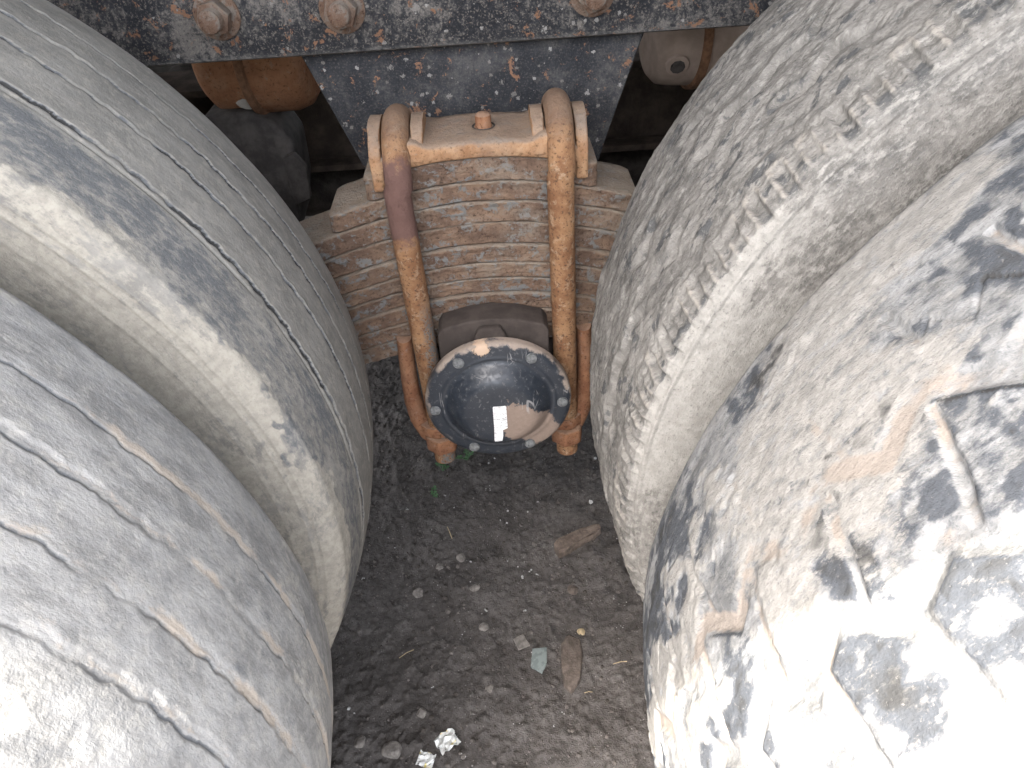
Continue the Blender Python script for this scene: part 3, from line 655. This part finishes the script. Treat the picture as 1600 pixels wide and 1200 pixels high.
# cover: flange, step, shallow domed middle
cp = [(0.0, -0.0240), (0.030, -0.0238), (0.040, -0.0232), (0.046, -0.0215), (0.050, -0.0190), (0.056, -0.0130), (0.0615, -0.0065), (0.0655, -0.0026), (0.0675, -0.0030), (0.0695, -0.0034), (0.0710, -0.0026), (0.074, -0.0022), (0.083, -0.0018), (0.0870, -0.0008), (0.0892, 0.0012), (0.0898, 0.0040), (0.0895, 0.0120), (0.086, 0.0125), (0.05, 0.0125)]
cover = link('cover', lathe_mesh('cover', [(r*CK, t*CK) for r, t in cp], 'y', 128, True, 60), M['cap'], hub, (CX, CY, CZ))
for a in (57, 123, 183, 243, 297, -3):
    r = 0.0785*CK; x = CX+r*math.cos(R_(a)); z = CZ+r*math.sin(R_(a))
    link('cover_bolt', lathe_mesh('cover_bolt', [(0, -0.0032), (0.0022, -0.0032), (0.0026, -0.0040), (0.0058, -0.0040), (0.0070, -0.0030), (0.0073, -0.001), (0.0073, 0.0005)], 'y', 24), M['cap_bolt'], cover, (x, CY-0.0016, z))
stk = [(-0.0248, 0.5135), (-0.0240, 0.5148), (-0.0100, 0.5150), (-0.0088, 0.5138), (-0.0089, 0.4800), (-0.0110, 0.4788), (-0.0148, 0.4770), (-0.0150, 0.4680), (-0.0165, 0.4595), (-0.0255, 0.4588), (-0.0262, 0.4610), (-0.0252, 0.4800)]
SY = CY-0.0240*CK-0.0008; k = SY/0.665          # same sticker, on the front of the cover
link('sticker', prism_mesh('sticker', [((x+0.0175)*k, (z-0.487)*k) for x, z in stk], 'y', -0.0004, 0.0004), M['sticker'], cover, (-0.0175*k, SY, CAM_Z-(CAM_Z-0.487)*k))

# ------------------------------------------------------------------ things under the truck behind the bracket
def chamber(cx, cy, cz, r, hl, mat, label, ry):
    root = empty('brake_chamber', (cx, cy, cz)); tag(root, label, 'brake chamber', 'brake chambers behind the rail')
    pr = [(0, -hl), (r*0.55, -hl), (r*0.80, -hl+0.004), (r*0.93, -hl+0.014), (r*0.97, -hl+0.03), (r, -0.006), (r, 0.006), (r*0.98, hl-0.03), (r*0.90, hl-0.012), (r*0.7, hl), (0, hl)]
    link('canister', lathe_mesh('canister', pr, 'x', 56), mat, root, (cx, cy, cz), (0, 0, ry))
    link('clamp_band', lathe_mesh('clamp_band', [(r*0.98, -0.007), (r+0.006, -0.005), (r+0.007, 0), (r+0.006, 0.005), (r*0.98, 0.007)], 'x', 56), M['band'], root, (cx, cy, cz), (0, 0, ry))
    link('push_rod', lathe_mesh('push_rod', [(0, hl-0.001), (0.010, hl-0.001), (0.010, hl+0.09), (0, hl+0.09)], 'x', 16), M['dark_cast'], root, (cx, cy, cz), (0, 0, ry))
    return root
ca = chamber(-0.335, 1.155, 0.806, 0.083, 0.078, M['chamber_orange'], 'orange rusty brake chamber behind the rail beside the left tyre', R_(-6))
cb = chamber(0.296, 1.155, 0.804, 0.083, 0.066, M['chamber_beige'], 'dusty beige brake chamber behind the rail beside the right tyre', R_(4))
link('port', lathe_mesh('port', [(0.010, -0.001), (0.016, 0.0005), (0.017, 0.004), (0.010, 0.004)], 'y', 24), M['chamber_beige'], cb, (0.262, 1.0725, 0.770), (R_(25), 0, 0))
link('port_opening', lathe_mesh('port_opening', [(0, -0.0045), (0.008, -0.0045), (0.0105, -0.0025), (0.0105, 0.002)], 'y', 9), M['dark_cast'], cb, (0.262, 1.0725, 0.770), (R_(25), 0, 0))
ax = empty('axle_bracket', (-0.37, 1.10, 0.55)); tag(ax, 'dark greasy axle bracket casting in shade beside the left tyre', 'bracket')
link('casting', prism_mesh('casting', [(-0.43, 0.50), (-0.43, 0.735), (-0.36, 0.745), (-0.318, 0.722), (-0.302, 0.69), (-0.305, 0.62), (-0.322, 0.56), (-0.35, 0.50)], 'y', 1.09, 1.19, 0.012, 3), M['dark_cast'], ax)
link('ear', prism_mesh('ear', [(-0.318, 0.60), (-0.290, 0.61), (-0.286, 0.66), (-0.300, 0.682), (-0.318, 0.675)], 'y', 1.075, 1.09, 0.004), M['dark_cast'], ax)
link('breather', lathe_mesh('breather', [(0, 0.02), (0.010, 0.02), (0.016, -0.012), (0, -0.012)], 'z', 14), M['rim'], ax, (-0.352, 1.10, 0.763), (R_(20), R_(25), 0))
beam = empty('cross_beam', (0, 1.35, 0.60)); tag(beam, 'brown dirty cross beam deep in the shade behind the bracket', 'beam')
link('web', box_mesh('web', -0.9, 0.9, 1.35, 1.365, 0.566, 0.70, 0.003), M['under'], beam)
link('flange', box_mesh('flange', -0.9, 0.9, 1.315, 1.45, 0.70, 0.712, 0.003), M['under'], beam)
link('lower_flange', box_mesh('lower_flange', -0.9, 0.9, 1.315, 1.45, 0.554, 0.566, 0.003), M['under'], beam)
ps = link('propeller_shaft', lathe_mesh('propeller_shaft', [(0, -0.52), (0.085, -0.52), (0.085, -0.46), (0.062, -0.42), (0.062, 0.38), (0.085, 0.42), (0.085, 0.47), (0, 0.47)], 'x', 36), M['dark_cast'], None, (0, 1.46, 0.47)); tag(ps, 'dark propeller shaft between the two axles deep in shade', 'shaft')
sh = link('trunnion_shaft', lathe_mesh('trunnion_shaft', [(0, 0), (0.075, 0), (0.075, 0.74), (0, 0.74)], 'y', 40), M['dark_cast'], None, (CX, 1.02, CZ))
tag(sh, 'thick dark trunnion shaft running inboard behind the spring', 'shaft')
for x, lab in ((-0.72, 'dark axle housing tube behind the left tyres'), (0.64, 'dark axle housing tube behind the right tyres')):
    a = link('axle_housing', lathe_mesh('axle_housing', [(0, 0), (0.085, 0), (0.085, 0.25), (0.20, 0.42), (0.23, 0.55), (0.20, 0.68), (0.085, 0.85), (0.085, 1.15), (0, 1.15)], 'y', 40), M['dark_cast'], None, (x, 0.77, AXZ))
    tag(a, lab, 'axle')
# far side of the truck
fr = link('chassis_rail', prism_mesh('far_rail', [(1.70, 0.853), (1.78, 0.853), (1.78, 1.124), (1.70, 1.124)], 'x', -1.9, 1.9), M['under'])
tag(fr, 'far chassis rail in the dark beyond the axles', 'chassis rail')
for cx, cy, lab in ((-0.72, 2.08, 'far-side inner tyre behind the left axle'), (-0.72, 2.44, 'far-side outer tyre behind the left axle'), (0.64, 2.08, 'far-side inner tyre behind the right axle'), (0.64, 2.44, 'far-side outer tyre behind the right axle')):
    t = link('truck_tyre', lathe_mesh('far_tyre', [(0.30, -0.115), (0.40, -0.150), (0.48, -0.148), (0.53, -0.130), (0.545, -0.118), (0.55, 0), (0.545, 0.118), (0.53, 0.130), (0.48, 0.148), (0.40, 0.150), (0.30, 0.115), (0.0, 0.10)], 'y', 72), M['far_rubber'], None, (cx, cy, AXZ)); tag(t, lab, 'tyre', 'dual rear tyres')
fs = link('leaf_spring', prism_mesh('far_spring', [(-0.62, 0.40), (-0.3, 0.48), (-0.22, 0.22), (0.20, 0.22), (0.26, 0.48), (0.58, 0.40), (0.58, 0.52), (0.2, 0.74), (-0.24, 0.74), (-0.62, 0.52)], 'y', 1.80, 1.89), M['under']); tag(fs, 'far-side leaf spring in the dark', 'leaf spring')
# load bed above (out of the frame): it shades the wheels
bed = empty('load_bed', (0, 1.35, 1.40)); tag(bed, 'steel load bed of the truck above the wheels', 'truck bed')
BED_Y = -0.13
link('floor', box_mesh('floor', -3.0, 2.2, BED_Y, 2.70, 1.90, 1.94), M['body'], bed)
link('side_wall', box_mesh('side_wall', -3.0, 2.2, BED_Y+0.002, BED_Y+0.05, 1.942, 2.6), M['body'], bed)
link('side_wall', box_mesh('side_wall', -3.0, 2.2, 2.65, 2.698, 1.942, 2.6), M['body'], bed)
for x in np.arange(-2.6, 2.2, 0.6): link('cross_rib', box_mesh('cross_rib', x, x+0.08, BED_Y+0.04, 2.66, 1.78, 1.898), M['body'], bed)

# ------------------------------------------------------------------ things lying on the soil
def on_ground(name, me, mat, x, y, label, cat, rot=(0, 0, 0), dz=0.0, group=None):
    o = link(name, me, mat, None, (x, y, gz(x, y)+dz), rot); tag(o, label, cat, group); return o
g1 = prism_mesh('glass_shard', [(-0.013, -0.018), (0.004, -0.030), (0.013, -0.014), (0.015, 0.012), (-0.008, 0.012)], 'z', -0.002, 0.002, 0.0005)
on_ground('glass_shard', g1, M['glass'], 0.012, 0.640, 'grey-green five-sided glass shard lying on the dark soil', 'glass shard', (R_(4), R_(-3), 0), 0.006)
g2 = prism_mesh('glass_shard', [(-0.010, -0.012), (0.010, -0.010), (0.006, 0.014), (-0.012, 0.010)], 'z', -0.002, 0.002, 0.0005)
on_ground('glass_shard', g2, M['stone_grey'], -0.012, 0.667, 'small dull dusty shard behind the larger glass shard', 'glass shard', (R_(-5), R_(4), R_(15)), 0.004)
on_ground('slate_slab', prism_mesh('slate_slab', [(-0.016, -0.040), (-0.004, -0.052), (0.010, -0.030), (0.017, 0.010), (0.013, 0.040), (-0.006, 0.046), (-0.017, 0.030), (-0.018, -0.010)], 'z', -0.006, 0.007, 0.004, 2, 0.0012), M['stone_brown'], 0.066, 0.628, 'long dark brown slab lying right of the glass shard', 'stone slab', (0, 0, R_(-3)), 0.004)
wd = prism_mesh('wood_chunk', [(-0.046, -0.018), (-0.030, -0.020), (-0.012, -0.010), (0.030, -0.011), (0.050, -0.004), (0.050, 0.009), (0.010, 0.013), (-0.030, 0.012), (-0.044, 0.004)], 'z', -0.009, 0.010, 0.0035, 2, 0.0012)
on_ground('wood_chunk', wd, M['wood'], 0.098, 0.862, 'weathered brown wood chunk lying by the right tyre', 'wood chunk', (0, 0, R_(22)), 0.008)
rd = prism_mesh('red_scrap', [(-0.008, -0.006), (0.006, -0.008), (0.009, 0.003), (-0.002, 0.009)], 'z', -0.002, 0.002, 0.0008)
on_ground('plastic_scrap', rd, M['red'], 0.184, 0.868, 'bright orange-red plastic scrap at the foot of the right tyre', 'plastic scrap', (R_(25), R_(15), 0), 0.008)
def wrapper(seed, s):
    rs = random.Random(seed); bm = bmesh.new(); n = 7; vs = [[None]*n for _ in range(n)]
    for i in range(n):
        for j in range(n): vs[i][j] = bm.verts.new(((i/(n-1)-.5)*s*1.2+rs.uniform(-.04, .04)*s, (j/(n-1)-.5)*s+rs.uniform(-.05, .05)*s, rs.uniform(0, .28)*s))
    for i in range(n-1):
        for j in range(n-1): bm.faces.new((vs[i][j], vs[i+1][j], vs[i+1][j+1], vs[i][j+1]))
    r = bmesh.ops.extrude_face_region(bm, geom=bm.faces[:])
    for v in r['geom']:
        if isinstance(v, bmesh.types.BMVert): v.co.z += 0.0006
    return bm_mesh('wrapper', bm, False)
on_ground('wrapper', wrapper(4, 0.026), M['foil'], -0.130, 0.512, 'crumpled white and yellow wrapper at the bottom edge', 'wrapper', (0, 0, R_(35)), 0.004)
on_ground('wrapper', wrapper(9, 0.020), M['foil'], -0.160, 0.489, 'torn white wrapper scrap cut by the bottom edge, lower of the two', 'wrapper', (0, 0, R_(-20)), 0.003)
STONES = [(-0.1144, 0.852, 0.011, 'pale grey pebble left of centre, farthest of the loose stones', 'stone_grey'), (-0.0889, 0.7807, 0.0095, 'small angular pebble in front of the pale grey pebble', 'stone_grey'),
          (-0.0743, 0.7011, 0.009, 'pale wedge-shaped pebble alone left of the glass shards', 'stone_grey'), (0.0813, 0.7682, 0.010, 'brown pebble in front of the wood chunk', 'stone_brown'),
          (-0.2116, 0.5077, 0.015, 'grey stone near the lower left tyre at the bottom edge', 'stone_grey'), (-0.1887, 0.7794, 0.011, 'dusty pebble beside the left inner tyre', 'stone_grey'),
          (-0.1535, 0.8311, 0.008, 'small grey pebble left of the pale grey pebble', 'stone_grey'), (-0.1693, 0.5583, 0.009, 'flat grey pebble above the crumpled wrapper', 'stone_grey'),
          (-0.0667, 0.5917, 0.008, 'small pebble between the wrapper and the glass shard', 'stone_grey'), (0.189, 0.7999, 0.009, 'pebble in front of the orange-red scrap by the right tyre', 'stone_grey'),
          (-0.2593, 0.523, 0.010, 'pebble tight against the lower left tyre', 'stone_grey'), (0.0858, 0.6828, 0.008, 'ochre pebble behind the long brown slab', 'straw')]
for i, (x, y, s, lab, mt) in enumerate(STONES):
    on_ground('pebble', stone_mesh('pebble', s, s*random.uniform(0.75, 1.1), s*0.7, 50+i), M[mt], x, y, lab, 'pebble', (0, 0, random.uniform(0, 3)), s*0.10, 'loose pebbles on the soil')
def clover(x, y, s, label, n):
    root = empty('clover', (x, y, gz(x, y))); tag(root, label, 'weed', 'clover sprigs under the hub')
    for k in range(n):
        a = random.uniform(0, 6.28); d = random.uniform(0.1, 1)*s; h = random.uniform(0.006, 0.016); c = Vector((x+d*math.cos(a), y+d*math.sin(a), gz(x, y)+h))
        link('stem', tube_mesh('stem', [(x, y, gz(x, y)), ((x+c.x)/2, (y+c.y)/2, c.z*0.7+gz(x, y)*.3), c], 0.0006, 6), M['clover'], root)
        bm = bmesh.new()
        for l in range(3):
            b = a+l*2.094; e = 0.0055; u1 = Vector((math.cos(b), math.sin(b), 0.25)); u2 = Vector((-math.sin(b), math.cos(b), 0))
            pts = [c, c+u1*e*0.6+u2*e*0.55, c+u1*e*1.15+u2*e*0.35, c+u1*e, c+u1*e*1.15-u2*e*0.35, c+u1*e*0.6-u2*e*0.55]
            bm.faces.new([bm.verts.new(p) for p in pts])
        link('leaflet', bm_mesh('leaflet', bm), M['clover'], root)
clover(-0.104, 1.098, 0.022, 'green clover sprig nearest the hub cover', 6)
clover(-0.154, 1.070, 0.016, 'small green clover sprig left of the largest sprig', 4)
clover(-0.170, 1.010, 0.014, 'green clover sprig standing alone on the soil nearer the camera', 4)
def straws():
    for k, (x, y, a, l) in enumerate([(-0.135, 0.90, 1.9, 0.030), (0.14, 0.62, 0.1, 0.022), (-0.20, 0.66, 0.5, 0.026), (0.085, 0.578, 0.0, 0.012)]):
        z = gz(x, y)+0.006; dx, dy = math.cos(a)*l/2, math.sin(a)*l/2
        o = link('straw', tube_mesh('straw', [(-dx, -dy, 0), (0, 0, 0.003), (dx, dy, 0.001)], 0.0007, 6), M['straw'], None, (x, y, z))
        tag(o, ['thin dry stalk behind the pebbles left of centre', 'thin pale stalk right of the brown slab', 'thin dry stalk beside the left tyres', 'short pale stalk in front of the brown slab'][k], 'stalk', 'dry stalks on the soil')
straws()
def gravel(n=2600):
    protos = []
    for k in range(8):
        me = stone_mesh('g', 1, random.uniform(.7, 1.1), random.uniform(.5, .8), 900+k, 1, 0.5)
        protos.append((np.array([v.co[:] for v in me.vertices]), [list(p.vertices) for p in me.polygons])); bpy.data.meshes.remove(me)
    V, Fc, off = [], [], 0
    for k in range(n):
        x = random.uniform(-0.42, 0.30); y = random.uniform(0.42, 1.25); s = min(0.0075, 0.0010+random.expovariate(1/0.0011))
        P, Q = random.choice(protos); a = random.uniform(0, 6.28); c, sn = math.cos(a), math.sin(a)
        W = P*s; W = np.stack([W[:, 0]*c-W[:, 1]*sn+x, W[:, 0]*sn+W[:, 1]*c+y, W[:, 2]+gz(x, y)+s*0.25], -1)
        V += W.tolist(); Fc += [[i+off for i in q] for q in Q]; off += len(P)
    me = bpy.data.meshes.new('gravel'); me.from_pydata(V, [], Fc); return me
gr = link('gravel', gravel(), M['gravel']); tag(gr, 'fine grit and small gravel scattered over the soil', 'gravel', kind='stuff')
